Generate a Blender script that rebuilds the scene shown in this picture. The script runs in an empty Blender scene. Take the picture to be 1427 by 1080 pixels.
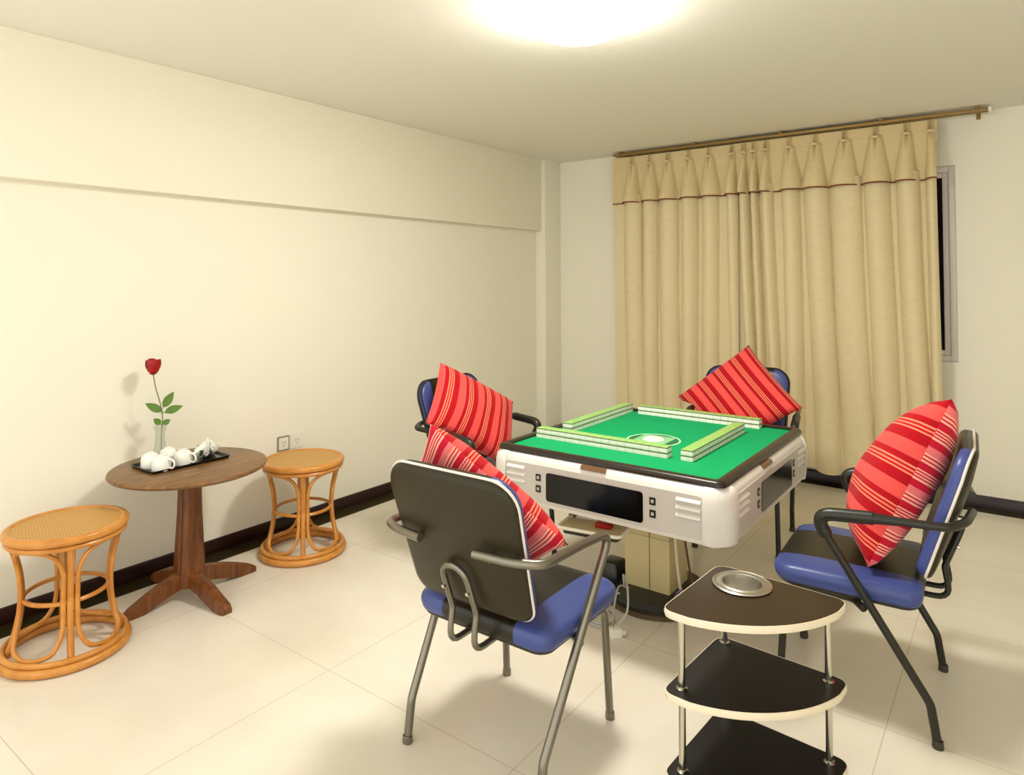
import bpy, bmesh, math, random
from mathutils import Vector, Matrix
random.seed(7)
S = bpy.context.scene
COL = S.collection
PI = math.pi
# ------------------------------------------------------------------ materials
def srgb(r, g, b):
    f = lambda c: (c/255/12.92) if c/255 <= 0.04045 else ((c/255+0.055)/1.055)**2.4
    return (f(r), f(g), f(b), 1.0)
def mat(name, col, rough=.5, metal=0.0, spec=.5, coat=0.0, trans=0.0, bump=None, noise=None, ior=1.45, emit=None):
    m = bpy.data.materials.new(name); m.use_nodes = True
    nt = m.node_tree; b = nt.nodes['Principled BSDF']
    b.inputs['Base Color'].default_value = col
    b.inputs['Roughness'].default_value = rough
    b.inputs['Metallic'].default_value = metal
    b.inputs['Specular IOR Level'].default_value = spec
    b.inputs['Coat Weight'].default_value = coat
    b.inputs['Coat Roughness'].default_value = .1
    b.inputs['Transmission Weight'].default_value = trans
    b.inputs['IOR'].default_value = ior
    if emit:
        b.inputs['Emission Color'].default_value = emit[0]; b.inputs['Emission Strength'].default_value = emit[1]
    if noise:      # (scale, darker colour)
        tc = nt.nodes.new('ShaderNodeTexCoord'); n = nt.nodes.new('ShaderNodeTexNoise'); mx = nt.nodes.new('ShaderNodeMix')
        mp = nt.nodes.new('ShaderNodeMapping'); mp.inputs['Scale'].default_value = noise[2] if len(noise) > 2 else (1, 1, 1)
        n.inputs['Scale'].default_value = noise[0]; n.inputs['Detail'].default_value = 4
        mx.data_type = 'RGBA'; mx.inputs[6].default_value = col; mx.inputs[7].default_value = noise[1]
        nt.links.new(tc.outputs['Object'], mp.inputs[0]); nt.links.new(mp.outputs[0], n.inputs['Vector'])
        nt.links.new(n.outputs['Fac'], mx.inputs[0]); nt.links.new(mx.outputs[2], b.inputs['Base Color'])
    if bump:       # (scale, strength)
        tc = nt.nodes.new('ShaderNodeTexCoord'); n = nt.nodes.new('ShaderNodeTexNoise'); bp = nt.nodes.new('ShaderNodeBump')
        n.inputs['Scale'].default_value = bump[0]; bp.inputs['Strength'].default_value = bump[1]; bp.inputs['Distance'].default_value = .01
        nt.links.new(tc.outputs['Object'], n.inputs['Vector']); nt.links.new(n.outputs['Fac'], bp.inputs['Height'])
        nt.links.new(bp.outputs[0], b.inputs['Normal'])
    return m
def nodes(m): return m.node_tree, m.node_tree.nodes['Principled BSDF']
def math_node(nt, op, a, b=None):
    n = nt.nodes.new('ShaderNodeMath'); n.operation = op
    for i, v in enumerate((a, b)):
        if v is None: continue
        if isinstance(v, (int, float)): n.inputs[i].default_value = v
        else: nt.links.new(v, n.inputs[i])
    return n.outputs[0]
def ramp(nt, fac, stops, interp='CONSTANT'):
    r = nt.nodes.new('ShaderNodeValToRGB'); r.color_ramp.interpolation = interp
    while len(r.color_ramp.elements) < len(stops): r.color_ramp.elements.new(.5)
    for e, (p, c) in zip(r.color_ramp.elements, stops): e.position = p; e.color = c
    nt.links.new(fac, r.inputs[0]); return r.outputs[0]

WALL = mat('wall_paint', srgb(243, 239, 222), .75, spec=.2, bump=(60, .03))
BEAM = mat('beam_paint', srgb(242, 238, 219), .75, spec=.2, bump=(60, .03))
CEIL = mat('ceiling_paint', srgb(240, 237, 225), .85, spec=.1, bump=(60, .03))
BASEB = mat('dark_skirting_wood', srgb(44, 12, 12), .3, noise=(6, srgb(26, 6, 8), (1, 1, 8)))
STONE = mat('dark_olive_stone', srgb(56, 50, 24), .22, noise=(9, srgb(38, 34, 18)))
def floor_mat():
    m = mat('polished_floor_tile', srgb(230, 222, 206), .16, spec=.42)
    nt, b = nodes(m)
    tc = nt.nodes.new('ShaderNodeTexCoord'); sep = nt.nodes.new('ShaderNodeSeparateXYZ'); nt.links.new(tc.outputs['Object'], sep.inputs[0])
    d = []
    for k, o in ((0, 1.382), (1, 1.633)):
        v = math_node(nt, 'SUBTRACT', sep.outputs[k], o - 857*.0 - .857*20)
        v = math_node(nt, 'DIVIDE', v, .857); v = math_node(nt, 'FRACT', v)
        v = math_node(nt, 'SUBTRACT', v, .5); v = math_node(nt, 'ABSOLUTE', v); d.append(v)
    e = math_node(nt, 'MAXIMUM', d[0], d[1]); g = math_node(nt, 'GREATER_THAN', e, .4978)
    n = nt.nodes.new('ShaderNodeTexNoise'); n.inputs['Scale'].default_value = 2.2; n.inputs['Detail'].default_value = 6
    nt.links.new(tc.outputs['Object'], n.inputs['Vector'])
    c = ramp(nt, n.outputs['Fac'], [(.3, srgb(222, 213, 195)), (.7, srgb(232, 225, 210))], 'LINEAR')
    mx = nt.nodes.new('ShaderNodeMix'); mx.data_type = 'RGBA'; mx.inputs[7].default_value = srgb(204, 193, 172)
    nt.links.new(g, mx.inputs[0]); nt.links.new(c, mx.inputs[6]); nt.links.new(mx.outputs[2], b.inputs['Base Color'])
    return m
FLOOR = floor_mat()
def wood(name, c1, c2, scale=(3, 22, 3), rough=.35):
    m = mat(name, c1, rough, spec=.5); nt, b = nodes(m)
    tc = nt.nodes.new('ShaderNodeTexCoord'); mp = nt.nodes.new('ShaderNodeMapping'); mp.inputs['Scale'].default_value = scale
    n = nt.nodes.new('ShaderNodeTexNoise'); n.inputs['Scale'].default_value = 2.5; n.inputs['Detail'].default_value = 6; n.inputs['Distortion'].default_value = .8
    nt.links.new(tc.outputs['Object'], mp.inputs[0]); nt.links.new(mp.outputs[0], n.inputs['Vector'])
    nt.links.new(ramp(nt, n.outputs['Fac'], [(.32, c1), (.68, c2)], 'LINEAR'), b.inputs['Base Color'])
    return m
WALNUT = wood('brown_table_wood', srgb(98, 66, 34), srgb(138, 100, 56), (22, 3, 3))
WALNUT_V = wood('reddish_brown_wood', srgb(88, 46, 20), srgb(130, 78, 36), (16, 16, 2))
RATTAN = wood('honey_rattan', srgb(190, 122, 48), srgb(212, 148, 70), (5, 5, 5), .3)
def cane_mat():
    m = mat('woven_cane', srgb(208, 166, 92), .5); nt, b = nodes(m)
    tc = nt.nodes.new('ShaderNodeTexCoord')
    ws = []
    for rot in (PI/4, -PI/4):
        mp = nt.nodes.new('ShaderNodeMapping'); mp.inputs['Rotation'].default_value = (0, 0, rot)
        w = nt.nodes.new('ShaderNodeTexWave'); w.inputs['Scale'].default_value = 22; w.inputs['Distortion'].default_value = .6
        nt.links.new(tc.outputs['Object'], mp.inputs[0]); nt.links.new(mp.outputs[0], w.inputs['Vector']); ws.append(w.outputs['Fac'])
    v = math_node(nt, 'MULTIPLY', ws[0], ws[1])
    nt.links.new(ramp(nt, v, [(.0, srgb(176, 124, 52)), (.5, srgb(222, 180, 104))], 'LINEAR'), b.inputs['Base Color'])
    bp = nt.nodes.new('ShaderNodeBump'); bp.inputs['Strength'].default_value = .5; bp.inputs['Distance'].default_value = .004
    nt.links.new(v, bp.inputs['Height']); nt.links.new(bp.outputs[0], b.inputs['Normal'])
    return m
CANE = cane_mat()
def curtain_mat(name, c1, c2):
    m = mat(name, c1, .85, spec=.1); nt, b = nodes(m)
    b.inputs['Sheen Weight'].default_value = .15
    tc = nt.nodes.new('ShaderNodeTexCoord'); mp = nt.nodes.new('ShaderNodeMapping'); mp.inputs['Scale'].default_value = (1, 1, 6)
    n = nt.nodes.new('ShaderNodeTexNoise'); n.inputs['Scale'].default_value = 18; n.inputs['Detail'].default_value = 5
    nt.links.new(tc.outputs['Object'], mp.inputs[0]); nt.links.new(mp.outputs[0], n.inputs['Vector'])
    nt.links.new(ramp(nt, n.outputs['Fac'], [(.3, c2), (.7, c1)], 'LINEAR'), b.inputs['Base Color'])
    n2 = nt.nodes.new('ShaderNodeTexNoise'); n2.inputs['Scale'].default_value = 260
    bp = nt.nodes.new('ShaderNodeBump'); bp.inputs['Strength'].default_value = .12; bp.inputs['Distance'].default_value = .003
    nt.links.new(tc.outputs['Object'], n2.inputs['Vector']); nt.links.new(n2.outputs['Fac'], bp.inputs['Height']); nt.links.new(bp.outputs[0], b.inputs['Normal'])
    return m
DRAPE = curtain_mat('tan_drape_fabric', srgb(230, 215, 176), srgb(224, 208, 168))
VALANCE = curtain_mat('tan_valance_fabric', srgb(224, 205, 160), srgb(217, 198, 152))
PIPING_RED = mat('dark_red_hem_piping', srgb(120, 52, 30), .8)
RAIL = mat('bronze_rail', srgb(150, 122, 70), .4, .5)
UPVC = mat('white_window_plastic', srgb(226, 216, 208), .35)
NIGHT = mat('dark_window_glass', srgb(14, 14, 30), .06, spec=.6)
WHITE_PL = mat('white_plastic', srgb(240, 236, 222), .35)
GREY_PL = mat('grey_plastic_trim', srgb(150, 146, 126), .4)
VINYL_DARK = srgb(28, 25, 14); VINYL_BLUE = srgb(62, 76, 136)
def vinyl(name, half):
    m = mat(name, VINYL_BLUE, .34, spec=.5); nt, b = nodes(m)
    tc = nt.nodes.new('ShaderNodeTexCoord'); sep = nt.nodes.new('ShaderNodeSeparateXYZ'); nt.links.new(tc.outputs['Object'], sep.inputs[0])
    a = math_node(nt, 'ABSOLUTE', sep.outputs[0]); g = math_node(nt, 'GREATER_THAN', a, half)
    mx = nt.nodes.new('ShaderNodeMix'); mx.data_type = 'RGBA'; mx.inputs[6].default_value = VINYL_DARK; mx.inputs[7].default_value = VINYL_BLUE
    nt.links.new(g, mx.inputs[0]); nt.links.new(mx.outputs[2], b.inputs['Base Color'])
    n = nt.nodes.new('ShaderNodeTexNoise'); n.inputs['Scale'].default_value = 160; bp = nt.nodes.new('ShaderNodeBump'); bp.inputs['Strength'].default_value = .06; bp.inputs['Distance'].default_value = .003
    nt.links.new(tc.outputs['Object'], n.inputs['Vector']); nt.links.new(n.outputs['Fac'], bp.inputs['Height']); nt.links.new(bp.outputs[0], b.inputs['Normal'])
    return m
SEATV = vinyl('blue_and_black_seat_vinyl', .135); BACKV = vinyl('blue_and_black_back_vinyl', .155)
SHELL = mat('dark_olive_back_shell', srgb(46, 40, 22), .4, spec=.35, bump=(140, .05))
PIPE_W = mat('white_edge_piping', srgb(226, 216, 206), .35)
GUNMETAL = mat('gunmetal_tube', srgb(132, 127, 114), .28, .85)
BLACKTUBE = mat('black_painted_tube', srgb(38, 37, 28), .3, .1, spec=.5)
PADBLK = mat('black_arm_pad', srgb(34, 34, 26), .35)
RUBBER = mat('dark_rubber', srgb(62, 58, 46), .55)
CHROME = mat('chrome_steel', srgb(205, 200, 188), .18, 1.0)
BRUSHED = mat('brushed_steel', srgb(198, 195, 184), .3, 1.0)
def stripe_mat(name, pink):
    red = srgb(178, 12, 26) if not pink else srgb(205, 26, 52)
    red2 = srgb(196, 22, 34) if not pink else srgb(216, 44, 66)
    sal = srgb(236, 84, 78) if not pink else srgb(240, 120, 120)
    lit = srgb(248, 142, 110) if not pink else srgb(250, 186, 160)
    m = mat(name, red, .8, spec=.15); nt, b = nodes(m); b.inputs['Sheen Weight'].default_value = .1
    uv = nt.nodes.new('ShaderNodeUVMap'); sep = nt.nodes.new('ShaderNodeSeparateXYZ'); nt.links.new(uv.outputs[0], sep.inputs[0])
    v = math_node(nt, 'MULTIPLY', sep.outputs[0], 4.4); v = math_node(nt, 'FRACT', v)
    stops = [(0, red), (.15, sal), (.50, red), (.66, lit), (.70, red2), (.755, lit), (.795, red2), (.85, lit), (.89, red)]
    if pink: stops = [(0, red), (.17, lit), (.20, red2), (.24, lit), (.27, red2), (.31, lit), (.34, red2), (.38, lit), (.43, red), (.60, sal), (.78, lit), (.82, red2), (.86, lit), (.91, red2), (.95, lit)]
    c = ramp(nt, v, stops)
    n = nt.nodes.new('ShaderNodeTexNoise'); n.inputs['Scale'].default_value = 150; mp = nt.nodes.new('ShaderNodeMapping'); mp.inputs['Scale'].default_value = (1, .15, 1)
    nt.links.new(uv.outputs[0], mp.inputs[0]); nt.links.new(mp.outputs[0], n.inputs['Vector'])
    mx = nt.nodes.new('ShaderNodeMix'); mx.data_type = 'RGBA'; mx.blend_type = 'MULTIPLY'; mx.inputs[0].default_value = .35
    nt.links.new(c, mx.inputs[6]); nt.links.new(n.outputs['Fac'], mx.inputs[7])
    g = nt.nodes.new('ShaderNodeHueSaturation'); g.inputs['Value'].default_value = 1.15; nt.links.new(mx.outputs[2], g.inputs['Color'])
    nt.links.new(g.outputs[0], b.inputs['Base Color'])
    return m
STRIPE = stripe_mat('red_stripe_fabric', False); STRIPE_P = stripe_mat('pink_red_stripe_fabric', True)
SILVER = mat('pearl_white_casing', srgb(222, 218, 210), .3, .0, spec=.5, coat=.25)
SILVER_SHADE = mat('shaded_white_casing', srgb(202, 197, 188), .35, .0, spec=.5)  # greyer casing tone for the side panels, their shading put into the colour
FRAME_BLK = mat('black_brown_table_frame', srgb(38, 30, 20), .3)
FELT = mat('green_felt', srgb(22, 148, 88), .9, spec=.1, noise=(7, srgb(28, 160, 98)), bump=(300, .1))
FELT_W = mat('white_felt_print', srgb(200, 240, 205), .6)
FELT_DK = mat('dark_green_felt_print', srgb(30, 110, 66), .6)
FELT_L = mat('pale_green_console', srgb(128, 196, 140), .35)
CONSOLE_W = mat('white_console_cap', srgb(238, 238, 214), .3)
TILE_G = mat('light_green_tile_back', srgb(146, 196, 104), .3)
TILE_L = mat('tile_seam_grey_green', srgb(120, 118, 92), .5)
TILE_W = mat('ivory_tile', srgb(248, 244, 236), .25)
GLOSSBLK = mat('gloss_black_panel', srgb(8, 8, 6), .12, spec=.35)
BTN = mat('black_button', srgb(24, 22, 20), .4); BTN_L = mat('pale_button_mark', srgb(190, 184, 172), .4)
LABEL = mat('brown_name_plate', srgb(92, 62, 34), .35, noise=(160, srgb(140, 104, 60)))
COLUMN = mat('cream_grey_column', srgb(206, 190, 140), .4)
BASEDK = mat('dark_green_black_base', srgb(24, 26, 18), .3)
KNURL = mat('ridged_edge_trim', srgb(96, 86, 62), .35, .5)
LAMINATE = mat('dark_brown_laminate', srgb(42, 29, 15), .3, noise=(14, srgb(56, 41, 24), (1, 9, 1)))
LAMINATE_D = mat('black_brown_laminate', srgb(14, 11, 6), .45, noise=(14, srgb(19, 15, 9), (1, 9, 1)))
EDGE_W = mat('cream_edge_band', srgb(234, 222, 196), .35)
PORC = mat('white_porcelain', srgb(240, 240, 232), .15, spec=.6, coat=.4)
def porc_pattern():
    m = mat('patterned_porcelain', srgb(236, 238, 228), .15, coat=.4); nt, b = nodes(m)
    tc = nt.nodes.new('ShaderNodeTexCoord'); n = nt.nodes.new('ShaderNodeTexNoise'); n.inputs['Scale'].default_value = 26
    nt.links.new(tc.outputs['Object'], n.inputs['Vector'])
    nt.links.new(ramp(nt, n.outputs['Fac'], [(0, srgb(238, 240, 230)), (.56, srgb(120, 130, 112)), (.62, srgb(60, 70, 62)), (.68, srgb(238, 240, 230))]), b.inputs['Base Color'])
    return m
PORC_P = porc_pattern()
LACQ = mat('black_lacquer', srgb(16, 12, 14), .2)
GLASS = mat('clear_vase_glass', srgb(240, 244, 236), .05, trans=.85, ior=1.3)
ROSE = mat('red_rose_petal', srgb(190, 18, 16), .5, noise=(40, srgb(120, 8, 8)))
LEAF = mat('green_leaf', srgb(74, 110, 30), .5, noise=(30, srgb(96, 130, 44)))
STEM = mat('green_stem', srgb(104, 118, 60), .5)
CABLE_G = mat('grey_cable', srgb(176, 176, 166), .4); CABLE_D = mat('dark_cable', srgb(84, 50, 30), .5); CABLE_W = mat('cream_cable', srgb(222, 210, 180), .4)
CABLE_P = mat('violet_grey_cable', srgb(112, 96, 120), .4)
REDP = mat('red_packet', srgb(176, 22, 14), .4)
LAMP = mat('glowing_lamp_shade', srgb(255, 252, 240), .5, emit=((1.0, .97, .90, 1), 24.0))
# ------------------------------------------------------------------ mesh helpers
def tube(bm, pts, r, seg=12, closed=False, mi=0):
    pts = [Vector(p) for p in pts]; n = len(pts); rings = []
    rr = r if isinstance(r, (list, tuple)) else [r]*n
    T = []
    for i in range(n):
        if closed: t = pts[(i+1) % n] - pts[i-1]
        else: t = pts[min(i+1, n-1)] - pts[max(i-1, 0)]
        T.append(t.normalized())
    up = Vector((0, 0, 1)) if abs(T[0].z) < .9 else Vector((1, 0, 0))
    N = (up - T[0]*up.dot(T[0])).normalized()
    for i in range(n):
        N = (N - T[i]*N.dot(T[i])); N = N.normalized() if N.length > 1e-6 else T[i].orthogonal().normalized()
        B = T[i].cross(N)
        rings.append([bm.verts.new(pts[i] + rr[i]*(math.cos(2*PI*k/seg)*N + math.sin(2*PI*k/seg)*B)) for k in range(seg)])
    for i in range(n if closed else n-1):
        a, b = rings[i], rings[(i+1) % n]
        off = 0
        if closed and i == n-1:
            off = min(range(seg), key=lambda o: (a[0].co - b[o].co).length)
        for k in range(seg):
            f = bm.faces.new((a[k], a[(k+1) % seg], b[(k+1+off) % seg], b[(k+off) % seg])); f.material_index = mi
    if not closed:
        f = bm.faces.new(rings[0][::-1]); f.material_index = mi; f = bm.faces.new(rings[-1]); f.material_index = mi
def fillet(pts, rad, n=6):
    pts = [Vector(p) for p in pts]; out = [pts[0]]
    for i in range(1, len(pts)-1):
        r = rad[i-1] if isinstance(rad, (list, tuple)) else rad
        a, b, c = pts[i-1], pts[i], pts[i+1]
        d1 = (a-b).normalized(); d2 = (c-b).normalized(); ang = d1.angle(d2)
        if r <= 0 or ang > PI-.02: out.append(b); continue
        t = min(r/math.tan(ang/2), .48*(a-b).length, .48*(c-b).length)
        p, q = b+d1*t, b+d2*t
        for k in range(n+1):
            s = k/n; out.append((1-s)**2*p + 2*s*(1-s)*b + s*s*q)
    out.append(pts[-1]); return out
def bezier(p0, p1, p2, p3, n=14):
    p0, p1, p2, p3 = map(Vector, (p0, p1, p2, p3))
    return [(1-t)**3*p0+3*t*(1-t)**2*p1+3*t*t*(1-t)*p2+t**3*p3 for t in [k/n for k in range(n+1)]]
def catmull(P, n=6, closed=False):
    P = [Vector(p) for p in P]; m = len(P); out = []
    for i in range(m if closed else m-1):
        if closed: a, b, c, d = P[i-1], P[i], P[(i+1) % m], P[(i+2) % m]
        else: a, b, c, d = P[max(i-1, 0)], P[i], P[i+1], P[min(i+2, m-1)]
        for k in range(n):
            t = k/n; out.append(.5*((2*b)+(c-a)*t+(2*a-5*b+4*c-d)*t*t+(3*b-a-3*c+d)*t**3))
    if not closed: out.append(P[-1])
    return out
def circle(cx, cy, z, r, n=40): return [(cx+r*math.cos(2*PI*k/n), cy+r*math.sin(2*PI*k/n), z) for k in range(n)]
def box(bm, lo, hi, mi=0, bev=0.0):
    x0, y0, z0 = lo; x1, y1, z1 = hi
    v = [bm.verts.new(p) for p in ((x0,y0,z0),(x1,y0,z0),(x1,y1,z0),(x0,y1,z0),(x0,y0,z1),(x1,y0,z1),(x1,y1,z1),(x0,y1,z1))]
    fs = [bm.faces.new([v[i] for i in q]) for q in ((3,2,1,0),(4,5,6,7),(0,1,5,4),(1,2,6,5),(2,3,7,6),(3,0,4,7))]
    for f in fs: f.material_index = mi
    if bev > 0:
        es = list({e for f in fs for e in f.edges})
        bmesh.ops.bevel(bm, geom=es, offset=bev, segments=2, affect='EDGES', profile=.6)
def lathe(bm, prof, seg=32, c=(0, 0), mi=0, sx=1, sy=1):
    rings = []
    for r, z in prof:
        if r < 1e-5: rings.append([bm.verts.new((c[0], c[1], z))])
        else: rings.append([bm.verts.new((c[0]+sx*r*math.cos(2*PI*k/seg), c[1]+sy*r*math.sin(2*PI*k/seg), z)) for k in range(seg)])
    for a, b in zip(rings, rings[1:]):
        for k in range(seg):
            if len(a) == 1 and len(b) == 1: continue
            if len(a) == 1: f = bm.faces.new((a[0], b[(k+1) % seg], b[k]))
            elif len(b) == 1: f = bm.faces.new((a[k], a[(k+1) % seg], b[0]))
            else: f = bm.faces.new((a[k], a[(k+1) % seg], b[(k+1) % seg], b[k]))
            f.material_index = mi
def roundpoly(P, R, n=6):
    out = []; m = len(P)
    for i in range(m):
        a, b, c = Vector(P[i-1]), Vector(P[i]), Vector(P[(i+1) % m])
        r = R[i] if isinstance(R, (list, tuple)) else R
        d1 = (a-b).normalized(); d2 = (c-b).normalized(); ang = d1.angle(d2); t = r/math.tan(ang/2)
        p, q = b+d1*t, b+d2*t
        bis = (d1+d2).normalized(); cen = b+bis*(r/math.sin(ang/2))
        a0 = math.atan2((p-cen).y, (p-cen).x); a1 = math.atan2((q-cen).y, (q-cen).x)
        da = (a1-a0+PI) % (2*PI)-PI
        for k in range(n+1): out.append((cen.x+r*math.cos(a0+da*k/n), cen.y+r*math.sin(a0+da*k/n)))
    return out
def rrect(hx, hy, r, n=6): return roundpoly([(-hx,-hy),(hx,-hy),(hx,hy),(-hx,hy)], r, n)
def loft(bm, rings, mi=0, cap0=True, cap1=True):
    R = [[bm.verts.new(p) for p in r] for r in rings]; n = len(R[0])
    for a, b in zip(R, R[1:]):
        for k in range(n):
            f = bm.faces.new((a[k], a[(k+1) % n], b[(k+1) % n], b[k])); f.material_index = mi
    if cap0: f = bm.faces.new(R[0][::-1]); f.material_index = mi
    if cap1: f = bm.faces.new(R[-1]); f.material_index = mi
def prism(bm, outline, z0, z1, mi=0, bev=0.0):
    def sc(d):
        if d == 0: return outline
        n = len(outline); out = []
        for i in range(n):
            a, b, c = Vector(outline[i-1]), Vector(outline[i]), Vector(outline[(i+1) % n])
            t = ((b-a).normalized()+(c-b).normalized()); t = t.normalized() if t.length > 1e-6 else (c-b).normalized()
            nn = Vector((-t.y, t.x)); out.append(tuple(b+nn*d))
        return out
    if bev:
        r = [(sc(bev), z0), (outline, z0+bev), (outline, z1-bev), (sc(bev), z1)]
    else: r = [(outline, z0), (outline, z1)]
    loft(bm, [[(x, y, z) for x, y in o] for o, z in r], mi)
def new(): return bmesh.new()
def obj(name, bm, m, parent=None, loc=None, sharp=.6, M=None):
    if M is not None: bm.transform(M)
    bmesh.ops.recalc_face_normals(bm, faces=bm.faces)
    for f in bm.faces: f.smooth = True
    for e in bm.edges:
        if len(e.link_faces) == 2 and e.calc_face_angle(0) > sharp: e.smooth = False
    me = bpy.data.meshes.new(name); bm.to_mesh(me); bm.free()
    for x in (m if isinstance(m, (list, tuple)) else [m]): me.materials.append(x)
    o = bpy.data.objects.new(name, me); COL.objects.link(o)
    if parent: o.parent = parent
    if loc: o.location = loc
    return o
def tag(o, label, cat, group=None, kind=None):
    if label: o['label'] = label
    if cat: o['category'] = cat
    if group: o['group'] = group
    if kind: o['kind'] = kind
    return o
def thing(name, label, cat, loc=(0, 0, 0), rz=0, group=None):
    o = bpy.data.objects.new(name, None); COL.objects.link(o); o.location = loc; o.rotation_euler = (0, 0, rz)
    o.empty_display_size = .05
    return tag(o, label, cat, group)
def struct(name, bm, m, label, cat):
    o = obj(name, bm, m); return tag(o, label, cat, kind='structure')
def copy_tree(o, parent=None):
    c = o.copy(); COL.objects.link(c)
    if parent: c.parent = parent
    for ch in [x for x in o.children]: copy_tree(ch, c)
    return c
# ------------------------------------------------------------------ room
D, H = 5.254, 2.526
bm = new(); box(bm, (-.3, -.6, -.08), (5.6, D+.3, 0)); struct('floor', bm, FLOOR, 'cream polished square floor tiles with thin grout lines', 'floor')
bm = new(); box(bm, (-.3, -.6, H), (5.6, D+.3, H+.08)); struct('ceiling', bm, CEIL, 'plain cream painted ceiling', 'ceiling')
bm = new(); box(bm, (-.2, -.6, 0), (0, D+.2, H)); struct('wall_left', bm, WALL, 'long pale cream wall behind the tea table', 'wall')
bm = new(); box(bm, (5.6, -.6, 0), (5.8, D+.2, H)); struct('wall_right', bm, WALL, 'plain cream wall out of view on the right', 'wall')
WX0, WX1, WZ0, WZ1 = .95, 3.148, .905, 2.19
bm = new()
box(bm, (0, D, 0), (WX0, D+.2, H)); box(bm, (WX1, D, 0), (5.6, D+.2, H)); box(bm, (WX0, D, 0), (WX1, D+.2, WZ0)); box(bm, (WX0, D, WZ1), (WX1, D+.2, H))
struct('wall_back', bm, WALL, 'pale cream wall behind the curtains', 'wall')
bm = new(); box(bm, (0, -.6, 1.89), (.062, 5.0, H), bev=.004); struct('trim_1', bm, BEAM, 'shallow cream beam along the top of the long wall', 'beam')
bm = new(); box(bm, (0, 5.0, 0), (.10, D, H), bev=.004); struct('trim_2', bm, WALL, 'slim cream corner column where the two walls meet', 'column')
def skirt(bm, a, b, wallaxis):
    prof = [(0, 0), (.014, 0), (.014, .060), (.009, .070), (0, .0726)]
    if wallaxis == 'x': rings = [[(p, y, z) for p, z in prof] for y in (a, b)]
    else: rings = [[(x, D-p, z) for p, z in prof] for x in (a, b)]
    loft(bm, rings)
bm = new(); skirt(bm, -.6, 5.0, 'x'); struct('baseboard_left', bm, BASEB, 'dark red-brown skirting board along the long wall', 'skirting board')
bm = new(); skirt(bm, .10, 5.6, 'y'); struct('baseboard_back', bm, BASEB, 'dark red-brown skirting board under the curtains', 'skirting board')
bm = new(); box(bm, (.0145, -.6, 0), (.128, D-.128, .0025)); struct('trim_3', bm, STONE, 'dark olive stone border strip on the floor along the long wall', 'floor border')
bm = new(); box(bm, (.0145, D-.127, 0), (5.6, D-.0145, .0025)); struct('trim_4', bm, STONE, 'dark olive stone border strip on the floor below the curtains', 'floor border')
# window
w = thing('window_1', 'white framed sliding window with dark night glass behind the curtains', 'window', (0, D, 0)); w['kind'] = 'structure'
def frame_rect(bm, x0, x1, z0, z1, t, y0, y1, bev=.004):
    box(bm, (x0, y0, z0), (x0+t, y1, z1), bev=bev); box(bm, (x1-t, y0, z0), (x1, y1, z1), bev=bev)
    box(bm, (x0+t, y0, z0), (x1-t, y1, z0+t), bev=bev); box(bm, (x0+t, y0, z1-t), (x1-t, y1, z1), bev=bev)
bm = new(); frame_rect(bm, WX0+.001, WX1-.001, WZ0+.001, WZ1-.001, .038, .012, .10); obj('window_frame', bm, UPVC, w)
mid = (WX0+WX1)/2
for a, b, y in ((WX0+.04, mid+.03, .06), (mid-.03, WX1-.04, .022)):
    bm = new(); frame_rect(bm, a, b, WZ0+.04, WZ1-.04, .034, y, y+.03); s = obj('window_sash', bm, UPVC, w)
    bm = new(); box(bm, (a+.03, y+.012, WZ0+.07), (b-.03, y+.018, WZ1-.07)); obj('window_pane', bm, NIGHT, s)
# ceiling lamp
LX, LY = 2.10, 2.26
lamp = thing('ceiling_lamp', 'bright round opal lamp glowing flush on the ceiling', 'lamp', (LX, LY, H))
bm = new(); lathe(bm, [(0, -.001), (.200, -.001), (.205, -.012), (.200, -.022), (0, -.022)], 48); obj('lamp_base', bm, WHITE_PL, lamp)
bm = new(); lathe(bm, [(0, -.125)]+[(.215*math.sin(a)**.6, -.0222-.103*math.cos(a)**.8) for a in [k*PI/2/12 for k in range(1, 12)]]+[(.215, -.0222), (0, -.0221)], 48); obj('lamp_shade', bm, LAMP, lamp)
la = bpy.data.lights.new('lamp_glow', 'AREA'); la.shape = 'DISK'; la.size = .34; la.energy = 11; la.color = (1.0, .955, .87)
lo = bpy.data.objects.new('lamp_glow', la); COL.objects.link(lo); lo.location = (LX, LY, H-.128)
# wall sockets
for y0, z0, lab, edge in ((2.346, .455, 'grey-edged white wall socket plate above the far cane stool', GREY_PL), (2.436, .455, 'plain white wall socket plate right of the grey-edged one', WHITE_PL)):
    t = thing('wall_socket', lab, 'socket', (0, y0, z0), 0)
    def yz(o, x0, x1): return [[(x, y, z) for y, z in o] for x in (x0, x1)]
    o = [(y+.041, z+.043) for y, z in rrect(.040, .043, .006, 3)]
    bm = new(); loft(bm, yz(o, .0005, .007)); obj('socket_frame', bm, edge, t)
    o = [(y+.041, z+.043) for y, z in rrect(.031, .034, .004, 3)]
    bm = new(); loft(bm, yz(o, .006, .0095)); f = obj('socket_face', bm, WHITE_PL, t)
    for dy, dz, ww, hh in ((-.009, .006, .002, .008), (.009, .006, .002, .008), (0, -.012, .007, .002)):
        bm = new(); box(bm, (.009, .041+dy-ww, .043+dz-hh), (.0099, .041+dy+ww, .043+dz+hh))
        obj('socket_slot', bm, GREY_PL, f)
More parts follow.
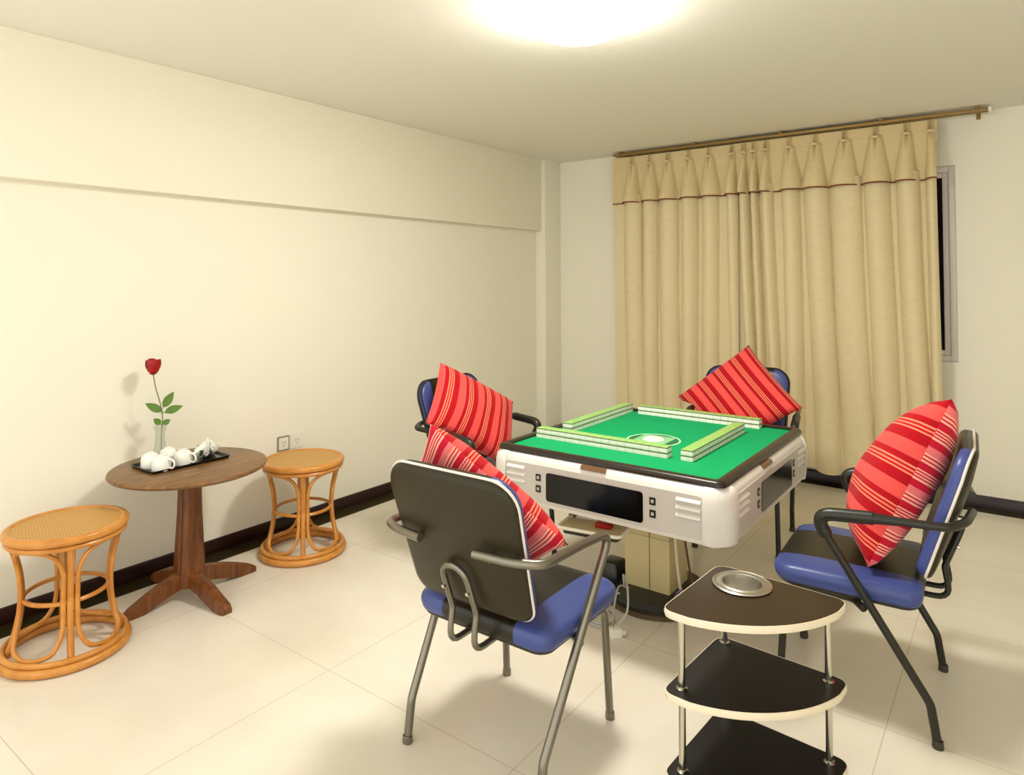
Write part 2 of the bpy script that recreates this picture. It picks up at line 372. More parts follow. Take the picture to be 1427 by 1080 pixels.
# ------------------------------------------------------------------ curtains
CY = D-.118
ZT, ZH = 2.478, 2.092
def ridge(x, centres, wid):
    v = 0
    for c in centres:
        d = abs(x-c)/wid
        if d < 1: v = max(v, (0.5+0.5*math.cos(PI*d))**.75)
    return v
def sheet(bm, x0, x1, z0, z1, nx, nz, fy, fz=None):
    G = []
    for j in range(nz+1):
        row = []
        for i in range(nx+1):
            x = x0+(x1-x0)*i/nx; t = j/nz; z = z1+(z0-z1)*t
            if fz: z = fz(x, t, z)
            row.append(bm.verts.new((x, fy(x, z, t), z)))
        G.append(row)
    for j in range(nz):
        for i in range(nx): bm.faces.new((G[j][i], G[j][i+1], G[j+1][i+1], G[j+1][i]))
    return G
def curtain(label, x0, x1, cents, seed, lean=0):
    t = thing('curtain', label, 'curtain', (0, CY-(.009 if seed == 8 else 0), 0), 0, 'pleated curtains at the window')
    rnd = random.Random(seed); gap = {}
    for i, c in enumerate(cents):
        l = cents[i-1] if i else x0-.06; r = cents[i+1] if i < len(cents)-1 else x1+.06
        gap[c] = min(c-l, r-c)
    ph = [rnd.uniform(0, 6) for _ in cents]
    def wave(x, z, full):
        # sheet offset towards the room (negative y): ridges pinched near z=2.40
        v = 0
        for c, p in zip(cents, ph):
            if full < .0: continue
            w_ = gap[c]*(.22+.26*full); cc = c+.010*math.sin(1.7*z+p)*full
            d = abs(x-cc)/w_
            if d < 1: v = max(v, (math.cos(PI/2*d))**.5)
        return v
    def fy_val(x, z, tt):
        a = ZT-z
        if a < .075:
            full = 0.0
            v = 0
            for c in cents:
                for o in (-.011, .011):
                    d = abs(x-c-o)/.008
                    if d < 1: v = max(v, 1-d)
            return -.004-v*(.022+.03*a/.075)
        full = min(1, (a-.075)/.27)
        g = 0
        for c in cents:
            d = abs(x-c)/.011
            if d < 1: g = max(g, 1-d)
        return -.004-wave(x, z, full)*(.040+.058*full) - .004*math.sin(x*19)*full + g*.034*(1-min(1, (a-.075)/.16))
    nx = int((x1-x0)*220)
    bm = new(); G = sheet(bm, x0-.006, x1+.006, ZH, ZT, nx, 30, lambda x, z, tt: fy_val(x, z, tt)-.012)
    hem = [v.co.copy() for v in G[-1]]
    va = obj('valance', bm, VALANCE, t, sharp=1.2)
    bm = new(); tube(bm, [h+Vector((0, -.002, -.001)) for h in hem], .0045, 6); obj('hem_piping', bm, PIPING_RED, va)
    for c in cents:
        bm = new(); tube(bm, [(c-.020, -.052, ZT-.078), (c-.012, -.066, ZT-.078), (c+.012, -.066, ZT-.078), (c+.020, -.052, ZT-.078)], .009, 8)
        obj('pleat_tack', bm, VALANCE, va)
    def dy(x, z, tt):
        s = max(0, (2.0-z)/1.9)
        v = 0
        for c, p in zip(cents, ph):
            w_ = gap[c]*(.45+.07*math.sin(p)); cc = c+.022*s*math.sin(1.3*z+p)+lean*s
            d = abs(x+0-cc)/w_
            if d < 1: v = max(v, (math.cos(PI/2*d))**.6)
        return -.002-v*(.084-.014*s) - .006*math.sin(x*21+seed+z*.6)
    def dz(x, tt, z): return z+(.014*math.sin(x*9+seed))*tt**6
    bm = new(); sheet(bm, x0, x1, .115, ZH+.06, nx, 40, dy, dz)
    for v in bm.verts: v.co.x += lean*max(0, (ZH-v.co.z)/2)
    obj('drape', bm, DRAPE, t, sharp=1.2)
    return t
curtain('narrower left-hand tan curtain with pleated valance and red hem', .722, 1.785, [.905, 1.062, 1.222, 1.395, 1.56, 1.742], 3)
curtain('wider right-hand tan curtain reaching past the window edge', 1.750, 3.058, [1.83, 1.905, 1.995, 2.157, 2.332, 2.523, 2.713, 2.895, 3.03], 8, .022)
t = thing('curtain_rail', 'long bronze double curtain rail under the ceiling above the curtains', 'curtain rail', (0, CY, 0))
bm = new()
box(bm, (.735, -.055, 2.490), (3.335, -.030, 2.508), bev=.002); obj('front_track', bm, RAIL, t)
bm = new(); box(bm, (.735, .0, 2.490), (3.335, .025, 2.508), bev=.002); obj('rear_track', bm, RAIL, t)
for x in (.80, 1.45, 2.1, 2.75, 3.28):
    bm = new(); box(bm, (x-.012, -.062, 2.508), (x+.012, .118, 2.520)); box(bm, (x-.012, .112, 2.47), (x+.012, .1179, 2.520)); obj('rail_bracket', bm, RAIL, t)
for y in (-.057, -.002):
    bm = new(); box(bm, (3.335, y, 2.484), (3.352, y+.03, 2.511), bev=.003); obj('end_cap', bm, WHITE_PL, t)
# ------------------------------------------------------------------ chairs
def back_pt(u, v, off):
    """point on the reclined back: u sideways, v 0..1 up, off along the front normal"""
    y = -.205-.133*v+.010*math.sin(PI*v)*-1 + .35*u*u; z = .489+.422*v
    return Vector((u, y, z))+Vector((0, .954, .30))*off
SEAT_O = roundpoly([(-.252, -.185), (.252, -.185), (.258, .275), (-.258, .275)], [.05, .05, .075, .075], 8)
BACK_O = roundpoly([(-.216, 0), (.216, 0), (.243, 1.0*.4425), (-.243, .4425)], [.05, .05, .085, .085], 8)
def make_chair(label, metal, pads, piping=None, welt=False, cap=None):
    piping = piping or PIPE_W; cap = cap or RUBBER
    t = thing('armchair', label, 'chair', (0, 0, 0), 0, 'armchairs around the mahjong table')
    def ringz(s, z, dz=0):
        return [(x*s, (y-.045)*s+.045, z - dz*max(0, (y-.12)/.155)**2) for x, y in SEAT_O]
    bm = new()
    loft(bm, [ringz(.90, .402), ringz(.965, .404), ringz(.985, .414), ringz(1.0, .432), ringz(.992, .446, .004), ringz(.965, .457, .006), ringz(.90, .463, .006), ringz(.7, .466, .003), ringz(.35, .467), ringz(.1, .467)])
    seat = obj('seat', bm, SEATV, t, sharp=1.0)
    bm = new(); loft(bm, [ringz(.93, .392), ringz(.95, .398), ringz(.95, .404)]); obj('seat_pan', bm, SHELL, t)
    # back: shell, cushion, piping
    def ringb(s, off): return [back_pt(x*s, ((y-.221)*s+.221)/.4425, off) for x, y in BACK_O]
    bm = new(); loft(bm, [ringb(.1, -.013), ringb(.5, -.013), ringb(.9, -.012), ringb(.97, -.010), ringb(1.0, -.003), ringb(1.0, .003)]); obj('back_shell', bm, SHELL, t, sharp=1.0)
    bm = new(); loft(bm, [ringb(.985, .004), ringb(.995, .014), ringb(.975, .030), ringb(.94, .038), ringb(.85, .043), ringb(.6, .046), ringb(.3, .047), ringb(.08, .047)]); obj('backrest', bm, BACKV, t, sharp=1.0)
    bm = new(); tube(bm, [back_pt(x*1.004, ((y-.221)*1.004+.221)/.4425, .004) for x, y in BACK_O], .0043, 8, closed=True); obj('edge_piping', bm, piping, t)
    bm = new()
    if welt: tube(bm, [back_pt(x*.992, ((y-.221)*.992+.221)/.4425, .026) for x, y in BACK_O], .0058, 8, closed=True); obj('front_welt', bm, PADBLK, t)
    else: bm.free()
    r = .0132
    for s in (-1, 1):
        # arm with wrap behind the back, then the rear leg
        bend = Vector((s*.287, .125, .668)); knee = Vector((s*.249, -.201, .127))
        d = (knee-bend).normalized()
        path = fillet([(s*.10, -.318, .700), (s*.215, -.303, .698), (s*.290, -.262, .694), (s*.289, -.05, .684), bend, bend+d*.14], [.16, .055, .2, .052], 7)
        bm = new(); tube(bm, path, r, 12); arm = obj('armrest', bm, metal, t)
        if pads:
            i0 = next(i for i, p in enumerate(path) if p.y > -.10); pp = [p for p in path[i0:]]
            pp = catmull([path[i0-1].lerp(path[i0], .6)]+pp[:-1]+[bend+d*.085], 3)
            rr = [r+.0085*min(1, k/6+.1)*min(1, (len(pp)-1-k)/3+.35) for k in range(len(pp))]
            bm = new(); tube(bm, pp, rr, 12); obj('arm_pad', bm, PADBLK, arm)
        bm = new(); box(bm, (s*.135-.012, -.302, .678), (s*.135+.012, -.262, .690), bev=.003); obj('back_bracket', bm, CHROME, arm)
        bm = new(); tube(bm, fillet([bend+d*.138, knee, (s*.249, -.219, .008)], .07, 6), r, 12); lg = obj('leg', bm, metal, t)
        bm = new(); lathe(bm, [(0, 0), (.0155, 0), (.0165, .004), (.0155, .022), (.0135, .024)], 14, (s*.249, -.219)); obj('foot_cap', bm, cap, lg)
        # front leg with rail under the seat
        bm = new(); tube(bm, fillet([(s*.212, .256, .008), (s*.205, .232, .375), (s*.200, .02, .379), (s*.262, -.02, .379)], [.06, .05], 7), r*.96, 12); lg = obj('leg', bm, metal, t)
        bm = new(); lathe(bm, [(0, 0), (.0150, 0), (.016, .004), (.0150, .022), (.013, .024)], 14, (s*.212, .256)); obj('foot_cap', bm, cap, lg)
    bm = new(); tube(bm, [(-.2, .15, .379), (.2, .15, .379)], .009, 10); obj('seat_crossbar', bm, metal, t)
    bm = new(); tube(bm, [(-.2, .02, .379), (.2, .02, .379)], .009, 10); obj('seat_crossbar', bm, metal, t)
    o = .045; yb = -.031
    pts = [(-o, .02, .385), (-o, -.255, .385), back_pt(-o, .02, yb), back_pt(-o, .27, yb)]
    top = [back_pt(-o*math.cos(a), .27+.10*math.sin(a), yb) for a in [k*PI/8 for k in range(9)]]
    pr = [back_pt(o, .02, yb), (o, -.255, .385), (o, .02, .385)]
    full = fillet(pts, [.05, .03], 5)[:-1]+top+fillet([back_pt(o, .27, yb)]+pr, [.03, .05], 5)[1:]
    bm = new(); tube(bm, full, .0095, 10); hp = obj('back_support', bm, metal, t)
    for q in (-1, 1):
        bm = new(); c = back_pt(q*o, .2, yb-.008); tube(bm, [c, c+Vector((0, -.008, -.002))], .006, 8)
        obj('bolt', bm, CHROME, hp)
    return t
POSE = {'F': ((2.147, 1.752, 0), .013), 'R': ((3.01, 2.724, 0), 1.615), 'L': ((1.24, 2.784, 0), -1.564), 'B': ((2.197, 3.848, 0), 3.328)}
cF = make_chair('armchair with grey metal frame nearest the camera, its dark back turned to us', GUNMETAL, False, cap=GUNMETAL)
cR = make_chair('black-framed armchair on the right by the three-tier cart, seen side on', BLACKTUBE, True)
cL = make_chair('armchair by the long cream wall on the left side of the mahjong table', BLACKTUBE, True, SHELL, True)
cB = copy_tree(cL); cB['label'] = 'armchair in front of the curtains on the far side of the mahjong table'
for c, k in ((cF, 'F'), (cR, 'R'), (cL, 'L'), (cB, 'B')):
    c.location = POSE[k][0]; c.rotation_euler = (0, 0, POSE[k][1])
# ------------------------------------------------------------------ cushions (shape worked out in the chair's own frame so it rests on seat and back)
def pillow(key, corners, label, thick, front, back, phase, size, umap, lift=.0):
    (loc, rz) = POSE[key]; a, b, c, d = [Vector(p) for p in corners]   # top-left, top-right, bottom-right, bottom-left
    nrm = ((b-d).cross(c-a)).normalized()
    if nrm.y < 0: nrm = -nrm
    n = 28; bm = new(); uvl = bm.loops.layers.uv.new('UVMap'); grid = {}
    def P(i, j, side):
        u, v = i/n, j/n
        # pinched sides, sharp corners
        k = .045
        uu = u+(.5-u)*k*4*v*(1-v)*1.0; vv = v+(.5-v)*k*4*u*(1-u)*1.0
        p = a*(1-uu)*(1-vv)+b*uu*(1-vv)+c*uu*vv+d*(1-uu)*vv
        w = (4*u*(1-u))**.45*(4*v*(1-v))**.45
        w *= 1+.06*math.sin(9*u+3*v+phase)*math.sin(7*v+phase)
        p = p+nrm*(side*thick*w*(.62 if side > 0 else .38)+.004*side)
        # press against back and seat
        yb = -.205-.133*(p.z-.489)/.422-.010*math.sin(PI*min(1, max(0, (p.z-.489)/.422))) + .35*min(p.x*p.x, .06)+.058
        if p.z < .95 and abs(p.x) < .27 and p.y < yb: p.y = yb+.25*max(-.02, (p.y-yb))*0
        zs = .474
        if key != 'R' and p.y < .14 and not (key == 'F' and p.x > 0):
            zz = .50+.214*min(1, max(0, (abs(p.x)-.215)/.05))
            if abs(p.x) > .215 and p.z < zz: p.z = zz
        if p.z < zs and p.y < .3: p.z = zs + .02*max(0, (zs-p.z))
        return p
    for side in (1, -1):
        for i in range(n+1):
            for j in range(n+1):
                if side == -1 and (i in (0, n) or j in (0, n)): grid[i, j, -1] = grid[i, j, 1]; continue
                grid[i, j, side] = bm.verts.new(P(i, j, side))
        for i in range(n):
            for j in range(n):
                vs = [grid[i, j, side], grid[i+1, j, side], grid[i+1, j+1, side], grid[i, j+1, side]]
                f = bm.faces.new(vs); f.material_index = 0 if side > 0 else 1
                for l, (ii, jj) in zip(f.loops, ((i, j), (i+1, j), (i+1, j+1), (i, j+1))):
                    u, v = ii/n, jj/n
                    s_, t_ = (u, v) if umap == 'u' else (v, u)
                    l[uvl].uv = (s_+phase+(0 if side > 0 else .12), t_)
    o = obj('cushion', bm, [front, back], None, sharp=2.5)
    o.location = loc; o.rotation_euler = (0, 0, rz)
    return tag(o, label, 'cushion', 'red striped cushions on the armchairs')
pillow('F', [(-.13, -.245, 1.010), (.27, -.10, .690), (-.03, .13, .47), (-.375, -.085, .748)], 'red and pink striped cushion leaning in the grey-framed chair nearest the camera', .15, STRIPE, STRIPE_P, .1, .5, 'u')
pillow('L', [(.170, -.205, 1.02), (-.275, -.06, .765), (-.02, .10, .475), (.36, -.13, .745)], 'red striped cushion on the chair beside the long cream wall', .15, STRIPE, STRIPE_P, .3, .5, 'u')
pillow('B', [(.385, -.16, .735), (-.017, -.25, 1.055), (-.325, .02, .75), (.083, .10, .475)], 'red striped cushion standing on its corner in the chair before the curtains', .14, STRIPE, STRIPE_P, .55, .5, 'u')
pillow('R', [(.20, -.235, .93), (-.17, -.275, 1.07), (-.20, -.03, .49), (.20, .05, .475)], 'plump red striped cushion in the side-on chair at the right', .23, STRIPE, STRIPE_P, .2, .5, 'v')
# ------------------------------------------------------------------ mahjong table
TX, TY, TZ = 2.127, 2.885, .732
HX, HY = .502, .545
mt = thing('mahjong_table', 'pale automatic mahjong table with green felt top and black rim', 'table', (TX, TY, 0))
bm = new()
def body_ring(g, z, r): return [(x, y, z) for x, y in rrect(HX+g, HY+g, r, 8)]
loft(bm, [body_ring(-.10, .505, .06), body_ring(-.004, .507, .07), body_ring(.012, .514, .075), body_ring(.019, .55, .08), body_ring(.020, .60, .08), body_ring(.020, .665, .08), body_ring(.015, .695, .075), body_ring(.004, .712, .07), body_ring(-.02, .717, .06)])
obj('table_casing', bm, SILVER, mt, sharp=.9)
for sx, sy in ((-1, -1), (1, -1), (1, 1), (-1, 1)):
    bm = new(); cx_, cy_ = HX+.02, HY+.02; R_ = .085
    ang0 = math.atan2(sy, sx)
    def arc(g, z, ext=.004):
        pts = []
        c0 = Vector((sx*(cx_-R_), sy*(cy_-R_)))
        A = [PI/2*k/10 for k in range(11)]
        pts.append((sx*(cx_-R_-ext), sy*(cy_+g)))
        for a in A: pts.append((c0.x+sx*(R_+g)*math.sin(a), c0.y+sy*(R_+g)*math.cos(a)))
        pts.append((sx*(cx_+g), sy*(cy_-R_-ext)))
        return [(x, y, z) for x, y in pts]
    outer = [arc(-.012, .511), arc(.002, .516), arc(.008, .55), arc(.010, .62), arc(.009, .672), arc(.002, .698), arc(-.014, .716)]
    inner = [arc(-.03, z_[0][2]) for z_ in outer]
    rows = [o_+i_[::-1] for o_, i_ in zip(outer, inner)]
    loft(bm, rows); obj('corner_cover', bm, SILVER, mt, sharp=.9)
    bm = new(); lathe(bm, [(0, .492), (.030, .492), (.034, .497), (.034, .506), (.024, .512), (0, .512)], 20, (sx*(HX-.055), sy*(HY-.055))); obj('corner_foot', bm, BRUSHED, mt)
bm = new()
rim = [(-.040, TZ-.008), (-.040, TZ+.003), (-.030, TZ+.008), (-.008, TZ+.006), (.0, TZ-.002), (.0, TZ-.014), (-.012, TZ-.018)]
loft(bm, [[(x, y, z) for x, y in rrect(HX+g, HY+g, .012+max(0, g+.03)*.6, 5)] for g, z in rim], cap0=False, cap1=False); obj('table_rim', bm, FRAME_BLK, mt, sharp=1.0)
bm = new(); prism(bm, rrect(HX-.038, HY-.038, .012, 4), TZ-.02, TZ-.004); felt = obj('felt_top', bm, FELT, mt)
ZF = TZ-.004
ecx, ecy = 2.138-TX, 2.83-TY
def disc_ring(bm, r0, r1, z0, z1, n=48):
    lathe(bm, [(r0, z0), (r1, z0), (r1, z1), (r0, z1), (r0, z0)], n, (ecx, ecy))
bm = new(); disc_ring(bm, .112, .119, ZF-.001, ZF+.002); obj('console_ring', bm, FELT_W, mt)
bm = new(); lathe(bm, [(0, ZF+.0006), (.112, ZF+.0006), (.112, ZF-.001), (0, ZF-.001)], 48, (ecx, ecy)); obj('console_disc', bm, FELT_DK, mt)
bm = new(); prism(bm, [(ecx+x, ecy+y) for x, y in rrect(.076, .076, .01, 3)], ZF, ZF+.004, bev=.001); obj('console_plate', bm, FELT_L, mt)
bm = new(); lathe(bm, [(0, ZF+.016), (.020, ZF+.015), (.038, ZF+.011), (.048, ZF+.004), (.048, ZF+.003), (0, ZF+.003)], 32, (ecx, ecy)); obj('dice_dome', bm, CONSOLE_W, mt)
def side_matrix(k):
    # side frame: X along the side (to the viewer's right when facing it), Y outwards, Z up
    if k == 0: return Matrix.Translation((0, -HY-.020, 0)) @ Matrix(((1,0,0,0),(0,-1,0,0),(0,0,1,0),(0,0,0,1)))
    if k == 1: return Matrix.Translation((HX+.020, 0, 0)) @ Matrix(((0,1,0,0),(1,0,0,0),(0,0,1,0),(0,0,0,1)))
    if k == 2: return Matrix.Translation((0, HY+.020, 0)) @ Matrix(((-1,0,0,0),(0,1,0,0),(0,0,1,0),(0,0,0,1)))
    return Matrix.Translation((-HX-.020, 0, 0)) @ Matrix(((0,-1,0,0),(-1,0,0,0),(0,0,1,0),(0,0,0,1)))
def plate(bm, x0, x1, z0, z1, y0, y1, r, mi=0):
    o = [(x+(x0+x1)/2, z+(z0+z1)/2) for x, z in rrect((x1-x0)/2, (z1-z0)/2, r, 4)]
    loft(bm, [[(x, y, z) for x, z in o] for y in (y0, y1)], mi)
for k in range(4):
    M = side_matrix(k); dx = .03 if k == 1 else -.012 if k == 0 else 0
    bm = new(); pw = .432 if k in (0, 2) else .475; plate(bm, -pw, pw, .531, .684, -.012, .0012, .014); obj('side_panel', bm, SILVER_SHADE, mt, M=M)
    bm = new(); plate(bm, dx-.216, dx+.216, .545, .660, -.01, .004, .012); obj('tile_door', bm, GLOSSBLK, mt, M=M)
    for sx in (-1, 1):
        for zz in (.588, .634):
            xx = dx+sx*.255
            bm = new(); plate(bm, xx-.012, xx+.012, zz-.014, zz+.014, -.01, .004, .002); b_ = obj('button', bm, BTN, mt, M=M)
            bm = new(); plate(bm, xx-.0055, xx+.0055, zz-.006, zz+.006, .002, .0055, .002); obj('button_mark', bm, BTN_L, b_, M=M)
        bm = new()
        ln = .092 if k in (0, 2) else .128
        for zz in (.602, .630, .658):
            loft(bm, [[(sx*x_+dx*0, y, z) for y, z in ((-.006, zz-.005), (-.006, zz+.012), (.001, zz+.011), (.0095, zz+.002), (.009, zz-.002))] for x_ in (.335 if k in (0, 2) else .350, .335+ln)])
        obj('vent_ridges', bm, SILVER, mt, M=M)
    lx = -.012 if k == 0 else -.08 if k == 1 else 0
    bm = new(); loft(bm, [[(x, y, z) for y, z in ((-.022, .7145), (-.004, .7145), (.0, .700), (-.012, .695))] for x in (lx-.055, lx+.055)]); lb = obj('name_plate', bm, LABEL, mt, M=M)
# pedestal
PX, PY = 2.112-TX, 2.905-TY
bm = new(); lathe(bm, [(0, .016), (.236, .016), (.236, .040), (.222, .058), (.15, .066), (0, .068)], 56, (PX, PY)); obj('pedestal_base', bm, BASEDK, mt)
bm = new()
n = 120; ring = []
for z, off in ((0.0, -.004), (.004, 0), (.020, 0), (.024, -.006)):
    ring.append([(PX+(.240+off+(.0022 if k % 2 else 0))*math.cos(2*PI*k/n), PY+(.240+off+(.0022 if k % 2 else 0))*math.sin(2*PI*k/n), z) for k in range(n)])
loft(bm, ring); obj('base_edge_ring', bm, KNURL, mt)
bm = new(); box(bm, (PX-.108, PY-.10, .066), (PX+.108, PY+.10, .30), bev=.004); obj('pedestal_column', bm, COLUMN, mt)
bm = new(); box(bm, (PX-.104, PY-.096, .296), (PX+.104, PY+.096, .508), bev=.004); obj('pedestal_sleeve', bm, COLUMN, mt)
bm = new(); box(bm, (PX+.012, PY-.1012, .07), (PX+.0150, PY-.0995, .5)); obj('column_seam', bm, KNURL, mt)
bm = new(); lathe(bm, [(0, 0), (.010, 0), (.010, .004), (0, .004)], 12); obj('column_knob', bm, RUBBER, mt, M=Matrix.Translation((PX+.088, PY-.0975, .455)) @ Matrix.Rotation(PI/2, 4, 'X'))
bm = new(); loft(bm, [[(PX-.205+x, PY-.03+y, z) for x, y in rrect(.05*s, .06*s, .012, 4)] for z, s in ((.056, 1), (.10, 1), (.125, .8), (.13, .6))]); obj('foot_pedal', bm, BASEDK, mt)
# swing-out drink tray below the near left edge
bm = new(); tube(bm, [(1.925-TX, 2.50-TY, .508), (1.925-TX, 2.50-TY, .43)], .011, 10); obj('tray_post', bm, KNURL, mt)
bm = new(); tube(bm, [(1.895-TX, 2.515-TY, .508), (1.895-TX, 2.515-TY, .43)], .009, 10); obj('tray_post', bm, KNURL, mt)
TM = Matrix.Translation((2.05-TX, 2.445-TY, 0)) @ Matrix.Rotation(math.radians(9), 4, 'Z')
bm = new(); prism(bm, rrect(.135, .072, .02, 5), .428, .436); tr = obj('drink_tray', bm, COLUMN, mt, M=TM)
bm = new(); tube(bm, [(x, y, .437) for x, y in rrect(.135, .072, .02, 5)], .006, 8, closed=True); obj('tray_rim', bm, WHITE_PL, tr, M=TM)
bm = new(); prism(bm, rrect(.120, .058, .02, 5), .410, .4279); obj('tray_underside', bm, BASEDK, tr, M=TM)
bm = new(); box(bm, (-.034, -.022, 0), (.034, .022, .017), bev=.003)
o = obj('red_packet', bm, REDP, None, (2.087, 2.463, .4365)); o.rotation_euler = (0, 0, .2)
tag(o, 'small red packet lying on the tray under the mahjong table', 'packet')
# ------------------------------------------------------------------ mahjong tiles
TW, TL, TH = .0371, .050, .0222
bm = new(); box(bm, (-TW/2, -TL/2, 0), (TW/2, TL/2, TH), bev=.0022)
for f in bm.faces:
    c = f.calc_center_median()
    f.material_index = 1 if c.z > TH*.60 else 0
geom = bm.verts[:]+bm.edges[:]+bm.faces[:]
bmesh.ops.bisect_plane(bm, geom=geom, plane_co=(0, 0, TH*.74), plane_no=(0, 0, 1))
for f in bm.faces: f.material_index = (1 if f.normal.z > .3 else 2) if f.calc_center_median().z > TH*.74 else 0
proto = obj('mahjong_tile', bm, [TILE_W, TILE_G, TILE_L]); used = False
walls = [((1.680, 2.590), 0, 'green-backed mahjong tile in the tile wall nearest the grey-framed chair', 'tiles in the front wall'),
         ((2.398, 2.575), PI/2, 'green-backed mahjong tile in the tile wall by the side-on chair', 'tiles in the right wall'),
         ((1.815, 3.355), 0, 'green-backed mahjong tile in the tile wall nearest the curtains', 'tiles in the far wall'),
         ((1.742, 2.730), PI/2, 'green-backed mahjong tile in the left-hand tile wall', 'tiles in the left wall')]
for (x0, y0), rz, lab, grp in walls:
    for lvl in (0, 1):
        for k in range(17):
            o = proto if not used else proto.copy()
            if used: COL.objects.link(o)
            used = True
            s = (k+.5)*.0376; j = random.uniform(-.0007, .0007)
            o.location = (x0+(s if rz == 0 else j), y0+(j if rz == 0 else s), ZF+.0004+lvl*(TH+.0003))
            o.rotation_euler = (0, 0, rz)
            end = '' if 0 < k < 16 else (', at its left end', ', at its right end')[k > 0] if rz == 0 else (', at its near end', ', at its far end')[k > 0]
            tag(o, ('top-layer ' if lvl else 'bottom-layer ')+lab+end, 'mahjong tile', grp)
# ------------------------------------------------------------------ cables
def cable(name, lab, m, pts, r, cat='cable'):
    bm = new(); tube(bm, catmull(pts, 8), r, 8); return tag(obj(name, bm, m), lab, cat)
ps = thing('power_strip', 'small cream plug block on the floor by the grey-framed chair', 'power strip', (2.13, 2.475, 0), .9)
bm = new(); prism(bm, rrect(.024, .017, .005, 4), 0, .036, bev=.003); obj('strip_body', bm, WHITE_PL, ps)
bm = new(); prism(bm, [(x+.034, y) for x, y in rrect(.010, .009, .003, 3)], .004, .024, bev=.002); obj('plug', bm, WHITE_PL, ps)
cable('power_cable', 'thick grey cable looping highest from the pedestal down to the plug block', CABLE_G, [(2.055, 2.70, .10), (2.07, 2.66, .17), (2.135, 2.57, .17), (2.155, 2.53, .09), (2.13, 2.50, .04)], .0045)
cable('power_cable', 'thin pale grey cable in the middle of the bundle at the plug block', CABLE_G, [(2.075, 2.70, .10), (2.06, 2.64, .125), (2.075, 2.57, .08), (2.10, 2.51, .04), (2.12, 2.47, .0365)], .004)
cable('power_cable', 'pale grey cable lowest in the bundle, left of the others', CABLE_W, [(2.04, 2.68, .075), (2.03, 2.62, .09), (2.045, 2.55, .05), (2.08, 2.49, .03), (2.104, 2.455, .02)], .004)
cable('cable_coil', 'dark grey cable looped on the floor behind the near chair leg', CABLE_G, [(2.06, 2.50, .006), (2.0, 2.50, .006), (1.95, 2.54, .006), (1.955, 2.60, .006), (2.02, 2.62, .006), (2.07, 2.57, .006), (2.05, 2.51, .013), (1.98, 2.515, .014), (1.965, 2.58, .013), (2.02, 2.64, .006)], .0055)
cable('hanging_cable', 'cream cable hanging from the table beside the pedestal', CABLE_W, [(2.245, 2.80, .500), (2.25, 2.79, .40), (2.255, 2.80, .25), (2.262, 2.82, .11), (2.27, 2.83, .075)], .0065)
cable('hanging_cable', 'dark twisted cable hanging right of the cream one', CABLE_D, [(2.275, 2.79, .500), (2.295, 2.78, .38), (2.318, 2.78, .24), (2.330, 2.80, .12), (2.32, 2.84, .07)], .005)
cable('cable_loop', 'violet-grey wire tangled on the pedestal base beside the cart', CABLE_P, [(2.25, 2.79, .075), (2.285, 2.765, .12), (2.325, 2.775, .11), (2.30, 2.80, .075), (2.262, 2.775, .095), (2.30, 2.75, .13), (2.335, 2.80, .10), (2.30, 2.84, .072)], .0045)
# ------------------------------------------------------------------ three-tier cart
AX, AY, ROT = 2.688, 2.118, -.07
cart = thing('corner_cart', 'three-tier dark quarter-round side cart with cream edges in the foreground', 'cart', (AX, AY, 0), ROT)
def quarter(R, rc=.045, rs=.05):
    # apex at the origin; straight edges along -Y and +X; arc between
    a_pts = []
    P0 = (0, 0)
    n = 22
    arc = [(R*math.cos(a), R*math.sin(a)) for a in [-PI/2+PI/2*k/n for k in range(n+1)]]
    trim = [p for p in arc if p[0] > rs*1.15 and -p[1] > rs*1.15]
    f = fillet([(0, -R*.55, 0), (0, -R*.985, 0), (trim[0][0], trim[0][1], 0)], rs, 6)
    g = fillet([(trim[-1][0], trim[-1][1], 0), (R*.985, 0, 0), (R*.55, 0, 0)], rs, 6)
    h = fillet([(R*.55, 0, 0), (0, 0, 0), (0, -R*.55, 0)], rc, 6)
    out = [(p.x, p.y) for p in f[:-1]]+trim[0:]+[(p.x, p.y) for p in g[1:-1]]+[(p.x, p.y) for p in h[:-1]]
    res = []
    for p in out:
        if not res or (Vector(p)-Vector(res[-1])).length > 1e-4: res.append(p)
    return res
Q = quarter(.385)
def inset(o, d):
    n = len(o); out = []
    for i in range(n):
        a, b, c = Vector(o[i-1]), Vector(o[i]), Vector(o[(i+1) % n]); t = ((b-a).normalized()+(c-b).normalized()).normalized()
        out.append(tuple(b+Vector((-t.y, t.x))*d))
    return out
bx, by, br = .112, -.090, .066
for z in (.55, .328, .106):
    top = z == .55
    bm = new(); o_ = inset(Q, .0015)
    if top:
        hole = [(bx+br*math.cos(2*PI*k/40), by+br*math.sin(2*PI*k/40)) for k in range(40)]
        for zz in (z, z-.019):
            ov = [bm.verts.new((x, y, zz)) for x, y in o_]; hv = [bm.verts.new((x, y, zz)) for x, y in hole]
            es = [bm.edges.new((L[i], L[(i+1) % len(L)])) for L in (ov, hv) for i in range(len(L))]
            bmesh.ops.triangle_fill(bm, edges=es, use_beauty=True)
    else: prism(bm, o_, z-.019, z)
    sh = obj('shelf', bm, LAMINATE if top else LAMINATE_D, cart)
    bm = new(); a_, b_ = Q, inset(Q, .0016)
    rows = [[(x, y, z-.0195) for x, y in b_], [(x, y, z-.0195) for x, y in Q], [(x, y, z-.012) for x, y in inset(Q, -.0025)], [(x, y, z-.007) for x, y in inset(Q, -.0025)], [(x, y, z+.0004) for x, y in Q], [(x, y, z+.0004) for x, y in b_]]
    loft(bm, rows, cap0=False, cap1=False); obj('edge_band', bm, EDGE_W, sh, sharp=1.2)
